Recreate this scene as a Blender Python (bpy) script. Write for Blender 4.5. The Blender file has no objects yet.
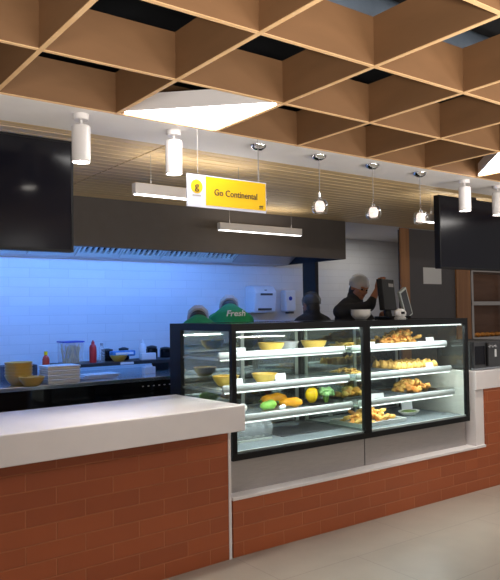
import bpy, bmesh, math, random
from mathutils import Vector, Matrix
from mathutils.bvhtree import BVHTree
random.seed(7)
C = bpy.context.scene.collection
PI = math.pi

# ------------------------------------------------------------------ materials
def new_mat(name):
    m = bpy.data.materials.new(name); m.use_nodes = True
    nt = m.node_tree
    return m, nt, nt.nodes['Principled BSDF']

def pbr(name, col, rough=.5, metal=0., var=0., scale=8., stretch=(1, 1, 1), bump=0., coat=0., spec=.5):
    """plain surface with a little procedural variation in colour and roughness"""
    m, nt, b = new_mat(name)
    b.inputs['Roughness'].default_value = rough
    b.inputs['Metallic'].default_value = metal
    b.inputs['Coat Weight'].default_value = coat
    b.inputs['Specular IOR Level'].default_value = spec
    tc = nt.nodes.new('ShaderNodeTexCoord'); mp = nt.nodes.new('ShaderNodeMapping')
    mp.inputs['Scale'].default_value = stretch
    nz = nt.nodes.new('ShaderNodeTexNoise'); nz.inputs['Scale'].default_value = scale
    nz.inputs['Detail'].default_value = 4
    nt.links.new(tc.outputs['Object'], mp.inputs['Vector']); nt.links.new(mp.outputs['Vector'], nz.inputs['Vector'])
    rp = nt.nodes.new('ShaderNodeValToRGB')
    v = max(var, .02)
    rp.color_ramp.elements[0].position = .3; rp.color_ramp.elements[1].position = .7
    rp.color_ramp.elements[0].color = tuple(c*(1-v) for c in col[:3])+(1,)
    rp.color_ramp.elements[1].color = tuple(min(1, c*(1+v)) for c in col[:3])+(1,)
    nt.links.new(nz.outputs['Fac'], rp.inputs['Fac']); nt.links.new(rp.outputs['Color'], b.inputs['Base Color'])
    if bump:
        bp = nt.nodes.new('ShaderNodeBump'); bp.inputs['Strength'].default_value = bump; bp.inputs['Distance'].default_value = .01
        nt.links.new(nz.outputs['Fac'], bp.inputs['Height']); nt.links.new(bp.outputs['Normal'], b.inputs['Normal'])
    return m

def emit(name, col, strength, base=(.8, .8, .8)):
    m, nt, b = new_mat(name)
    b.inputs['Base Color'].default_value = base+(1,)
    b.inputs['Emission Color'].default_value = col+(1,)
    b.inputs['Emission Strength'].default_value = strength
    return m

def pane(name, tint=(.95, .98, .97), refl=1.0, extra=0.):
    """thin flat glass: clear with a Fresnel reflection; extra adds a constant mirror share"""
    m = bpy.data.materials.new(name); m.use_nodes = True
    nt = m.node_tree; nt.nodes.clear()
    out = nt.nodes.new('ShaderNodeOutputMaterial'); mix = nt.nodes.new('ShaderNodeMixShader')
    tr = nt.nodes.new('ShaderNodeBsdfTransparent'); tr.inputs['Color'].default_value = tint+(1,)
    gl = nt.nodes.new('ShaderNodeBsdfGlossy'); gl.inputs['Roughness'].default_value = .02
    gl.inputs['Color'].default_value = (.9, .95, .95, 1)
    # Schlick reflectance from |N.I|, the same on both faces of the pane
    ge = nt.nodes.new('ShaderNodeNewGeometry'); dt = nt.nodes.new('ShaderNodeVectorMath'); dt.operation = 'DOT_PRODUCT'
    nt.links.new(ge.outputs['Normal'], dt.inputs[0]); nt.links.new(ge.outputs['Incoming'], dt.inputs[1])
    ab = nt.nodes.new('ShaderNodeMath'); ab.operation = 'ABSOLUTE'; nt.links.new(dt.outputs['Value'], ab.inputs[0])
    om = nt.nodes.new('ShaderNodeMath'); om.operation = 'SUBTRACT'; om.inputs[0].default_value = 1; nt.links.new(ab.outputs[0], om.inputs[1])
    pw = nt.nodes.new('ShaderNodeMath'); pw.operation = 'POWER'; pw.inputs[1].default_value = 5; nt.links.new(om.outputs[0], pw.inputs[0])
    fr = nt.nodes.new('ShaderNodeMath'); fr.operation = 'MULTIPLY_ADD'; fr.inputs[1].default_value = .96; fr.inputs[2].default_value = .035
    nt.links.new(pw.outputs[0], fr.inputs[0])
    ma = nt.nodes.new('ShaderNodeMath'); ma.operation = 'MULTIPLY_ADD'
    ma.inputs[1].default_value = refl; ma.inputs[2].default_value = extra; ma.use_clamp = True
    nt.links.new(fr.outputs[0], ma.inputs[0]); nt.links.new(ma.outputs[0], mix.inputs['Fac'])
    nt.links.new(tr.outputs[0], mix.inputs[1]); nt.links.new(gl.outputs[0], mix.inputs[2])
    nt.links.new(mix.outputs[0], out.inputs['Surface'])
    return m

def frosted(name, col, alpha, rough=.25):
    m, nt, b = new_mat(name)
    b.inputs['Base Color'].default_value = col+(1,); b.inputs['Roughness'].default_value = rough
    b.inputs['Alpha'].default_value = alpha
    return m

def brickmat(name, c1, c2, mortar, w, h, msize, rough, bump, plane='xz', offset=(0, 0, 0), var=.08, invert=False):
    m, nt, b = new_mat(name)
    tc = nt.nodes.new('ShaderNodeTexCoord'); sp = nt.nodes.new('ShaderNodeSeparateXYZ'); cb = nt.nodes.new('ShaderNodeCombineXYZ')
    nt.links.new(tc.outputs['Object'], sp.inputs[0])
    a = {'x': 'X', 'y': 'Y', 'z': 'Z'}
    nt.links.new(sp.outputs[a[plane[0]]], cb.inputs['X']); nt.links.new(sp.outputs[a[plane[1]]], cb.inputs['Y'])
    mp = nt.nodes.new('ShaderNodeMapping'); mp.inputs['Location'].default_value = offset
    nt.links.new(cb.outputs[0], mp.inputs['Vector'])
    br = nt.nodes.new('ShaderNodeTexBrick')
    br.inputs['Scale'].default_value = 1; br.inputs['Brick Width'].default_value = w; br.inputs['Row Height'].default_value = h
    br.inputs['Mortar Size'].default_value = msize; br.inputs['Mortar Smooth'].default_value = .4
    br.inputs['Color1'].default_value = c1+(1,); br.inputs['Color2'].default_value = c2+(1,); br.inputs['Mortar'].default_value = mortar+(1,)
    nt.links.new(mp.outputs[0], br.inputs['Vector'])
    nz = nt.nodes.new('ShaderNodeTexNoise'); nz.inputs['Scale'].default_value = 5; nz.inputs['Detail'].default_value = 5
    nt.links.new(tc.outputs['Object'], nz.inputs['Vector'])
    hs = nt.nodes.new('ShaderNodeHueSaturation')
    mr = nt.nodes.new('ShaderNodeMapRange'); mr.inputs['To Min'].default_value = 1-var; mr.inputs['To Max'].default_value = 1+var
    nt.links.new(nz.outputs['Fac'], mr.inputs['Value']); nt.links.new(mr.outputs[0], hs.inputs['Value'])
    nt.links.new(br.outputs['Color'], hs.inputs['Color']); nt.links.new(hs.outputs[0], b.inputs['Base Color'])
    b.inputs['Roughness'].default_value = rough
    bp = nt.nodes.new('ShaderNodeBump'); bp.inputs['Strength'].default_value = bump; bp.inputs['Distance'].default_value = .006
    bp.invert = not invert
    nt.links.new(br.outputs['Fac'], bp.inputs['Height']); nt.links.new(bp.outputs['Normal'], b.inputs['Normal'])
    return m

def woodmat(name, dark, light, rough=.55, stretch=(.6, 9, 9), scale=3.):
    m, nt, b = new_mat(name)
    tc = nt.nodes.new('ShaderNodeTexCoord'); mp = nt.nodes.new('ShaderNodeMapping'); mp.inputs['Scale'].default_value = stretch
    nz = nt.nodes.new('ShaderNodeTexNoise'); nz.inputs['Scale'].default_value = scale; nz.inputs['Detail'].default_value = 6
    nz.inputs['Distortion'].default_value = .4
    rp = nt.nodes.new('ShaderNodeValToRGB')
    rp.color_ramp.elements[0].position = .3; rp.color_ramp.elements[1].position = .72
    rp.color_ramp.elements[0].color = dark+(1,); rp.color_ramp.elements[1].color = light+(1,)
    nt.links.new(tc.outputs['Object'], mp.inputs['Vector']); nt.links.new(mp.outputs[0], nz.inputs['Vector'])
    nt.links.new(nz.outputs['Fac'], rp.inputs['Fac']); nt.links.new(rp.outputs[0], b.inputs['Base Color'])
    b.inputs['Roughness'].default_value = rough
    return m

def s2l(r, g, b):
    f = lambda c: (c/255/12.92) if c/255 <= .04045 else ((c/255+.055)/1.055)**2.4
    return (f(r), f(g), f(b))

M = {}
M['white'] = pbr('white_paint', (.86, .83, .81), .6, var=.02)
M['solid'] = pbr('white_solid_surface', (.78, .74, .74), .32, var=.02)
M['terracotta'] = brickmat('terracotta_brick', s2l(166, 86, 47), s2l(154, 78, 43), s2l(176, 104, 66), .32, .09, .0045, .5, .8, var=.07)
M['tile'] = brickmat('white_wall_tile', (.72, .73, .74), (.68, .69, .70), (.61, .62, .63), .40, .094, .003, .38, .5, var=.03)
M['floor'] = brickmat('grey_floor_tile', s2l(158, 149, 138), s2l(153, 145, 134), s2l(130, 123, 115), 1.2, .6, .003, .3, .15, plane='xy', var=.12)
M['slab'] = pbr('dark_concrete', (.012, .013, .016), .9, var=.2)
M['duct'] = pbr('grey_duct_metal', (.19, .24, .31), .5, .3, var=.15)
M['pipe'] = pbr('black_pipe', (.03, .03, .035), .4)
M['lattice'] = woodmat('lattice_board', s2l(122, 88, 57), s2l(134, 97, 64), .6, (1, 1, 3), 2.5)
M['edge'] = woodmat('lattice_board_edge', s2l(228, 184, 132), s2l(240, 200, 150), .5, (1, 1, 1), 6)
M['slat'] = woodmat('slat_wood', s2l(198, 168, 120), s2l(234, 206, 158), .5, (.5, 22, 4), 2.2)
M['gap'] = pbr('black_backing', (.02, .016, .012), .9)
M['panelwood'] = woodmat('panel_wood', s2l(150, 104, 68), s2l(176, 126, 84), .5, (9, 9, .5), 2.)
M['brownwood'] = woodmat('brown_panel_wood', s2l(126, 86, 62), s2l(146, 102, 76), .5, (.5, 6, 7), 2.)
M['fascia'] = pbr('charcoal_fascia', s2l(92, 86, 83), .55, var=.04, spec=.25)
M['panelgrey'] = pbr('charcoal_panel', s2l(86, 84, 88), .5, var=.03)
M['steel'] = pbr('brushed_steel', (.46, .43, .42), .38, .75, var=.05, scale=14, stretch=(1, 1, 14))
M['steeltop'] = pbr('steel_worktop', (.62, .66, .72), .2, .9, var=.05)
M['chrome'] = pbr('chrome', (.85, .85, .86), .08, 1.)
M['alu'] = pbr('pale_aluminium', (.62, .66, .62), .35, .5)
M['black'] = pbr('black_frame', (.008, .008, .009), .4, spec=.2)
M['blackgloss'] = pbr('black_gloss', (.008, .008, .009), .08, coat=.3)
M['blackmat'] = pbr('black_matt', (.02, .02, .022), .6)
M['darkgrey'] = pbr('dark_grey_plastic', (.05, .052, .058), .4)
M['screen'] = pbr('screen_glass', (.006, .006, .010), .14, spec=.22)
M['lampwhite'] = pbr('white_lamp_metal', (.72, .69, .68), .4)
M['rail'] = pbr('white_shelf_rail', (.52, .56, .57), .3)
M['deck'] = pbr('case_deck', (.26, .31, .34), .25, .3)
M['lens'] = emit('lamp_lens', (1, .93, .84), 14)
M['lightpanel'] = emit('light_panel_diffuser', (1, .965, .93), 7.5)
M['linear'] = emit('linear_diffuser', (1, .97, .93), 2.6)
M['bulb'] = emit('bulb_glow', (1, .86, .78), .62)
M['led'] = emit('led_strip', (.93, 1, .98), 1.5)
# row of separate beads along the strip
_nt = M['led'].node_tree; _tc = _nt.nodes.new('ShaderNodeTexCoord'); _wv = _nt.nodes.new('ShaderNodeTexWave'); _wv.inputs['Scale'].default_value = 16
_mr = _nt.nodes.new('ShaderNodeMapRange'); _mr.inputs['From Min'].default_value = .35; _mr.inputs['To Min'].default_value = .25; _mr.inputs['To Max'].default_value = 1.7
_nt.links.new(_tc.outputs['Object'], _wv.inputs['Vector']); _nt.links.new(_wv.outputs['Fac'], _mr.inputs['Value']); _nt.links.new(_mr.outputs[0], _nt.nodes['Principled BSDF'].inputs['Emission Strength'])
M['blueled'] = emit('blue_white_led', (.085, .31, 1.), 58)
M['glass'] = pane('clear_glass')
M['endglass'] = pane('end_glass', (.97, .995, .97))
M['rearglass'] = pane('dark_mirror_glass', (.42, .48, .52), 1., .26)
M['lampglass'] = pane('lamp_glass', (.95, .93, .92), 1.3, .05)
M['shelfglass'] = frosted('shelf_glass', (.52, .58, .60), .50, .15)
M['clearplastic'] = frosted('clear_plastic', (.75, .80, .82), .22, .2)
M['yellow'] = pbr('yellow_bowl_glaze', s2l(238, 200, 92), .3, var=.04)
M['mustard'] = pbr('mustard_bowl_glaze', s2l(222, 178, 88), .3, var=.04)
M['paper'] = pbr('white_card', (.78, .80, .82), .6)
M['foam'] = pbr('white_foam', (.86, .84, .80), .7)
M['red'] = pbr('red_plastic', (.55, .02, .025), .35)
M['bluelid'] = pbr('blue_lid', (.02, .05, .40), .4)
M['pasta'] = pbr('pasta', s2l(206, 170, 96), .6, var=.3, scale=60)
M['fry1'] = pbr('golden_batter', s2l(250, 190, 98), .6, var=.18, scale=40, bump=.4)
M['fry2'] = pbr('brown_batter', s2l(238, 162, 78), .6, var=.2, scale=40, bump=.4)
M['samosa'] = pbr('samosa_crust', s2l(240, 190, 96), .55, var=.2, scale=30, bump=.3)
M['squash'] = pbr('orange_squash_skin', s2l(248, 168, 20), .35, var=.1)
M['green'] = pbr('light_green_skin', s2l(140, 196, 84), .4, var=.15)
M['broc'] = pbr('broccoli_green', s2l(130, 176, 110), .7, var=.4, scale=40, bump=.6)
M['pepper'] = pbr('yellow_pepper_skin', s2l(252, 208, 12), .22, var=.06)
M['redveg'] = pbr('red_pepper_skin', s2l(214, 60, 40), .3, var=.1)
M['stem'] = pbr('green_stem', s2l(70, 100, 40), .6)
M['salad'] = pbr('green_filling', s2l(106, 128, 56), .6, var=.4, scale=60, bump=.5)
M['signyellow'] = pbr('sign_yellow', s2l(238, 190, 0), .5)
M['signwhite'] = pbr('sign_white', (.60, .62, .73), .5)
M['signdark'] = pbr('sign_lettering', (.06, .04, .03), .5)
M['shirt'] = pbr('green_shirt_cloth', (.012, .30, .11), .85, var=.12, scale=20)
M['shirtprint'] = pbr('white_shirt_print', (.82, .86, .84), .7)
M['blackcloth'] = pbr('black_cloth', (.014, .014, .017), .85, var=.15)
M['trouser'] = pbr('dark_trouser_cloth', (.02, .02, .025), .85)
M['skin'] = pbr('brown_skin', s2l(150, 98, 72), .55, var=.06)
M['hair'] = pbr('black_hair', (.012, .010, .010), .5, var=.3, scale=60)
M['net'] = frosted('hair_net_mesh', (.75, .77, .80), .42, .6)
M['darknet'] = frosted('dark_hair_net_mesh', (.10, .11, .13), .45, .6)
M['lips'] = pbr('lip_skin', s2l(110, 60, 52), .5)
M['eye'] = pbr('dark_eye', (.02, .015, .012), .2)
M['wire'] = pbr('grey_wire', (.35, .33, .32), .5)
M['pinkcuff'] = pbr('blue_packet', s2l(70, 130, 190), .5, var=.5, scale=25)
M['darktub'] = pbr('dark_tub', (.06, .06, .075), .5, var=.5, scale=18)

# ------------------------------------------------------------------ geometry helpers
class MB:
    def __init__(s): s.v = []; s.f = []; s.mi = []
    def add(s, vs, fs, mi=0):
        o = len(s.v); s.v += [Vector(v) for v in vs]
        for f in fs: s.f.append(tuple(i+o for i in f)); s.mi.append(mi)
        return s
    def box(s, x0, x1, y0, y1, z0, z1, mi=0, mat=None):
        vs = [(x, y, z) for z in (z0, z1) for y in (y0, y1) for x in (x0, x1)]
        if mat is not None: vs = [mat @ Vector(v) for v in vs]
        return s.add(vs, [(0, 2, 3, 1), (4, 5, 7, 6), (0, 1, 5, 4), (2, 6, 7, 3), (0, 4, 6, 2), (1, 3, 7, 5)], mi)
    def lathe(s, prof, n=24, c=(0, 0, 0), mi=0, mat=None, closed=False):
        """profile of (radius, z) turned about the z axis; ends with radius 0 close"""
        vs = []; fs = []; rings = []
        for r, z in prof:
            if r < 1e-6: rings.append([len(vs)]); vs.append(Vector((0, 0, z)))
            else:
                rings.append(list(range(len(vs), len(vs)+n)))
                vs += [Vector((r*math.cos(2*PI*i/n), r*math.sin(2*PI*i/n), z)) for i in range(n)]
        pr = list(zip(rings, rings[1:]))
        if closed: pr.append((rings[-1], rings[0]))
        for a, b in pr:
            for i in range(n):
                j = (i+1) % n
                if len(a) == 1 and len(b) == 1: continue
                if len(a) == 1: fs.append((a[0], b[j], b[i]))
                elif len(b) == 1: fs.append((a[i], a[j], b[0]))
                else: fs.append((a[i], a[j], b[j], b[i]))
        if mat is not None: vs = [mat @ v for v in vs]
        return s.add([v+Vector(c) for v in vs], fs, mi)
    def loft(s, pts, rad, n=14, side=None, mi=0, cap=True):
        """tube through pts; rad is a list of r or (r_side, r_other); side fixes the wide direction; rounded ends"""
        pts = [Vector(p) for p in pts]; rad = [(r, r) if not isinstance(r, (tuple, list)) else r for r in rad]
        if cap:
            d0 = (pts[0]-pts[1]).normalized(); d1 = (pts[-1]-pts[-2]).normalized()
            a, b = rad[0], rad[-1]; p0, p1 = pts[0], pts[-1]
            pre = [(p0+d0*min(a)*.85, (a[0]*.45, a[1]*.45)), (p0+d0*min(a)*.5, (a[0]*.82, a[1]*.82))]
            post = [(p1+d1*min(b)*.5, (b[0]*.82, b[1]*.82)), (p1+d1*min(b)*.85, (b[0]*.45, b[1]*.45))]
            pts = [p for p, _ in pre]+pts+[p for p, _ in post]; rad = [r for _, r in pre]+rad+[r for _, r in post]
        vs = []; N = len(pts); prev = None
        for i, p in enumerate(pts):
            t = (pts[min(i+1, N-1)]-pts[max(i-1, 0)]).normalized()
            if side is not None: u = Vector(side)
            elif prev is not None: u = prev
            else: u = Vector((1, 0, 0)) if abs(t.x) < .9 else Vector((0, 1, 0))
            u = (u-t*u.dot(t)).normalized(); w = t.cross(u); prev = u
            for k in range(n):
                a = 2*PI*k/n
                vs.append(p+u*math.cos(a)*rad[i][0]+w*math.sin(a)*rad[i][1])
        fs = []
        for i in range(N-1):
            for k in range(n):
                j = (k+1) % n
                fs.append((i*n+k, i*n+j, (i+1)*n+j, (i+1)*n+k))
        fs.append(tuple(reversed(range(n)))); fs.append(tuple(range((N-1)*n, N*n)))
        return s.add(vs, fs, mi)
    def ell(s, c, r, n=20, mat=None, mi=0, fn=None):
        vs = []; fs = []
        m = n//2
        for i in range(m+1):
            th = PI*i/m
            for k in range(n):
                ph = 2*PI*k/n
                v = Vector((math.sin(th)*math.cos(ph), math.sin(th)*math.sin(ph), math.cos(th)))
                if fn: v = fn(v)
                v = Vector((v.x*r[0], v.y*r[1], v.z*r[2]))
                if mat is not None: v = mat @ v
                vs.append(v+Vector(c))
        for i in range(m):
            for k in range(n):
                j = (k+1) % n
                fs.append((i*n+k, (i+1)*n+k, (i+1)*n+j, i*n+j))
        return s.add(vs, fs, mi)
    def prism(s, poly, z0, z1, mi=0):
        n = len(poly)
        vs = [(x, y, z0) for x, y in poly]+[(x, y, z1) for x, y in poly]
        fs = [tuple(reversed(range(n))), tuple(range(n, 2*n))]+[(i, (i+1) % n, (i+1) % n+n, i+n) for i in range(n)]
        return s.add(vs, fs, mi)
    def mesh(s, name):
        me = bpy.data.meshes.new(name); bm = bmesh.new()
        vv = [bm.verts.new(v) for v in s.v]
        for f, mi in zip(s.f, s.mi):
            try:
                F = bm.faces.new([vv[i] for i in f]); F.material_index = mi
            except ValueError: pass
        bmesh.ops.remove_doubles(bm, verts=bm.verts, dist=1e-6)
        bmesh.ops.recalc_face_normals(bm, faces=bm.faces)
        bm.to_mesh(me); bm.free()
        return me

def link(name, me, mats, parent=None, loc=(0, 0, 0), rot=(0, 0, 0), smooth=False, bevel=0.):
    if not isinstance(mats, (list, tuple)): mats = [mats]
    o = bpy.data.objects.new(name, me); C.objects.link(o)
    if not me.materials:
        for m in mats: me.materials.append(m)
    if parent is not None: o.parent = parent
    o.location = loc; o.rotation_euler = rot
    if smooth:
        me.shade_smooth() if hasattr(me, 'shade_smooth') else None
        try: me.set_sharp_from_angle(angle=math.radians(40))
        except Exception: pass
    if bevel:
        b = o.modifiers.new('bevel', 'BEVEL'); b.width = bevel; b.segments = 2; b.limit_method = 'ANGLE'
    return o

def part(name, mb, mats, parent=None, label=None, **k):
    o = link(name, mb.mesh(name), mats, parent, **k)
    if label: o['label'] = label
    return o

def thing(name, label, cat, loc=(0, 0, 0), rotz=0., group=None):
    o = bpy.data.objects.new(name, None); C.objects.link(o); o.empty_display_size = .1
    o.location = loc; o.rotation_euler = (0, 0, rotz)
    tag(o, label, cat, group)
    return o

def tag(o, label, cat, group=None):
    o['label'] = label; o['category'] = cat
    if group: o['group'] = group
    return o

def struct(name, mb, mats, label=None, **k):
    o = part(name, mb, mats, None, **k); o['kind'] = 'structure'
    if label: o['label'] = label
    return o

def dup(root, loc, rotz=None, label=None, group=None, rot=None):
    r = root.copy(); C.objects.link(r); r.location = loc
    if rotz is not None: r.rotation_euler = (0, 0, rotz)
    if rot is not None: r.rotation_euler = rot
    if label: r['label'] = label
    if group: r['group'] = group
    for ch in list(root.children):
        c = ch.copy(); C.objects.link(c); c.parent = r
        for g in list(ch.children):
            d = g.copy(); C.objects.link(d); d.parent = c
    return r

def one(name, mb, mats, label, cat, loc=(0, 0, 0), group=None, **k):
    o = part(name, mb, mats, None, loc=loc, **k)
    return tag(o, label, cat, group)

def text_mb(txt, size, wide=1., shear=0., depth=.002, bold=0.):
    cu = bpy.data.curves.new('t', 'FONT'); cu.body = txt; cu.size = size; cu.shear = shear; cu.extrude = depth
    cu.align_x = 'CENTER'; cu.align_y = 'CENTER'; cu.offset = bold; cu.resolution_u = 3
    o = bpy.data.objects.new('t', cu); C.objects.link(o)
    bpy.context.view_layer.update()
    me = bpy.data.meshes.new_from_object(o.evaluated_get(bpy.context.evaluated_depsgraph_get()))
    mb = MB(); mb.add([Vector((v.co.x*wide, v.co.y, v.co.z)) for v in me.vertices], [tuple(p.vertices) for p in me.polygons])
    bpy.data.objects.remove(o); bpy.data.meshes.remove(me); bpy.data.curves.remove(cu)
    return mb

def fit(mb, w):
    lo = min(v.x for v in mb.v); hi = max(v.x for v in mb.v); k = w/(hi-lo)
    mb.v = [Vector(((v.x-(lo+hi)/2)*k, v.y, v.z)) for v in mb.v]
    return mb

def upright(mb, x, y, z):
    """lettering laid out in x-y stands up in x-z facing -y, centred on (x, y, z)"""
    mb.v = [Vector((v.x+x, y-v.z, v.y+z)) for v in mb.v]
    return mb

def area(name, loc, sx, sy, energy, col=(1, .96, .91), rot=(0, 0, 0)):
    L = bpy.data.lights.new(name, 'AREA'); L.shape = 'RECTANGLE'; L.size = sx; L.size_y = sy; L.energy = energy; L.color = col
    o = bpy.data.objects.new(name, L); C.objects.link(o); o.location = loc; o.rotation_euler = rot
    return o
# ------------------------------------------------------------------ the setting
CEIL = 2.5
struct('floor', MB().box(-6, 11, -6, 9, -.05, 0), M['floor'])
struct('wall_back', MB().box(-2, 9.5, 6.65, 6.8, 0, 3.4), M['tile'])
struct('ceiling', MB().box(-6, 11, -6, 9, 3.35, 3.45), M['slab'])
# flat white soffit band between the lattice and the slats
struct('trim_1', MB().box(-3, 9.5, 3.086, 3.49, CEIL, CEIL+.19), M['white'], 'flat white ceiling band that carries the lamps')
# slatted wooden ceiling: boards along x, one dark joint across
mb = MB(); y = 3.494
k = 0
while y < 5.36:
    w = .080
    for x0, x1 in ((-3, 1.958), (1.970, 9.4)):
        mb.box(x0, x1, y, y+w, CEIL, CEIL+.018)
    y += w+.012; k += 1
struct('ceiling.001', mb, M['slat'], 'slatted pale wooden ceiling over the kitchen aisle')
struct('ceiling.002', MB().box(-3, 9.5, 3.49, 5.4, CEIL+.03, CEIL+.06), M['gap'])
struct('ceiling.003', MB().box(5.3, 9.5, 5.4, 6.65, CEIL, CEIL+.06), M['white'], 'plain white ceiling over the back corner')

# wooden lattice ceiling
P0, PX, YE = .867, .5895, 3.075
lat = thing('ceiling_lattice', 'light brown wooden lattice of open square cells hung over the serving counter', 'ceiling lattice', (0, 0, CEIL))
def beam(x0, x1, y0, y1, dz=0.):
    b = MB().box(x0, x1, y0, y1, .003+dz, .205-dz, 0)
    b.box(x0, x1, y0, y1, dz, .003+dz, 1)
    part('beam', b, [M['lattice'], M['edge']], lat)
T = .010
for i in range(-4, 11):
    x = P0+PX*i
    beam(x-T, x+T, -1.0, YE+T)
for j in range(0, 7):
    y = YE-PX*j
    beam(P0-4*PX, P0+10*PX, y-T+.0005, y+T-.0005, .0006)

# triangular light panels in two cells
def tri_panel(poly, label):
    t = thing('triangular_light_panel', label, 'ceiling light', (0, 0, CEIL), 0)
    part('housing', MB().prism(poly, .016, .10), M['lampwhite'], t)
    cx = sum(p[0] for p in poly)/3; cy = sum(p[1] for p in poly)/3
    part('diffuser', MB().prism([(cx+(x-cx)*.985, cy+(y-cy)*.985) for x, y in poly], .006, .016), M['lightpanel'], t)
g = .013
tri_panel([(P0+PX+g*2.4, YE-g), (P0+2*PX-g, YE-g), (P0+2*PX-g, YE-PX+g*2.4)], 'glowing white triangular light panel in the lattice above the hanging yellow sign')
tri_panel([(P0+5*PX+g*2.4, YE-PX+g), (P0+6*PX-g, YE-PX+g), (P0+6*PX-g, YE-g*2.4)], 'glowing white triangular light panel in the lattice near the right wall screen')

# ducts and pipes above the lattice
def duct(p0, p1, r, label, mat='duct', rings=True):
    t = thing('ventilation_duct', label, 'duct', p0)
    d = Vector(p1)-Vector(p0)
    part('duct_pipe', MB().loft([(0, 0, 0), d], [r, r], 20, cap=False), M[mat], t, smooth=True)
    if rings:
        for q in range(1, 6):
            c = d*(q/6)
            part('collar', MB().loft([c-d.normalized()*.02, c+d.normalized()*.02], [r+.012]*2, 20, cap=False), M[mat], t, smooth=True)
duct((-2, 2.45, 3.0), (8, 2.45, 3.0), .16, 'round grey metal air duct above the lattice, nearest the screens')
duct((2.45, -1, 2.88), (2.45, 1.35, 2.88), .10, 'round grey metal air duct above the lattice, running towards the counter')
duct((-2, 1.62, 3.05), (9, 1.62, 3.05), .15, 'round grey metal air duct above the middle of the lattice')

# far right end of the kitchen: wood edge, charcoal panel, wood edge, brown wall
struct('wall_right', MB().box(6.40, 7.325, 5.4605, 5.6, 0, CEIL), M['panelgrey'], 'charcoal wall panel')
struct('trim_2', MB().box(6.262, 6.42, 5.44, 5.46, 0, CEIL), M['panelwood'], 'upright wooden edge left of the charcoal panel')
struct('trim_3', MB().box(7.325, 7.62, 5.44, 5.62, 0, CEIL), M['panelwood'], 'upright wooden edge right of the charcoal panel')
struct('wall_right.001', MB().box(7.62, 11, 5.95, 6.1, 0, CEIL+.3), M['brownwood'], 'brown wooden wall behind the steel rack')

pn = thing('wall_notice_sign', 'white paper sheet stuck on the charcoal wall panel', 'notice', (6.868, 5.4602, 1.93))
part('sheet', MB().box(-.175, .175, -.003, 0, -.10, .105), M['paper'], pn)

# ------------------------------------------------------------------ counters
sc = thing('service_counter', 'white topped counter with terracotta brick front left of the display case', 'counter', (2.385, 3.3, 0), math.radians(2.8))
part('worktop', MB().box(-4.0, 0, 0, .76, .797, .95), M['solid'], sc, bevel=.006)
part('brick_front', MB().box(-4.0, -.022, .15, .62, 0, .797), M['terracotta'], sc)
part('end_trim', MB().box(-.022, -.002, .145, .72, .0, .797), M['solid'], sc, label='white end trim')

pl = thing('brick_plinth', 'low terracotta brick plinth with a white ledge below the display cases', 'plinth', (2.31, 3.45, 0))
part('brick_front', MB().box(.08, 2.5595, 0, .80, 0, .345), M['terracotta'], pl)
part('ledge', MB().box(.08, 2.5595, -.004, .80, .345, .366), M['solid'], pl, label='white ledge', bevel=.003)

rc = thing('end_counter', 'white topped brick fronted counter right of the display cases', 'counter', (4.87, 3.45, 0))
part('side_panel', MB().box(0, .115, .01, 1.0, .366, .83), M['solid'], rc, label='white side panel')
part('brick_front', MB().box(.1155, 1.9, 0, .9, .345, .83).box(0, 1.9, 0, .9, 0, .345), M['terracotta'], rc)
part('ledge', MB().box(0, .115, -.004, .9, .3455, .366), M['solid'], rc, label='white ledge')
part('worktop', MB().box(0, 1.9, -.004, 1.0, .83, .985), M['solid'], rc, bevel=.004)

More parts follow.
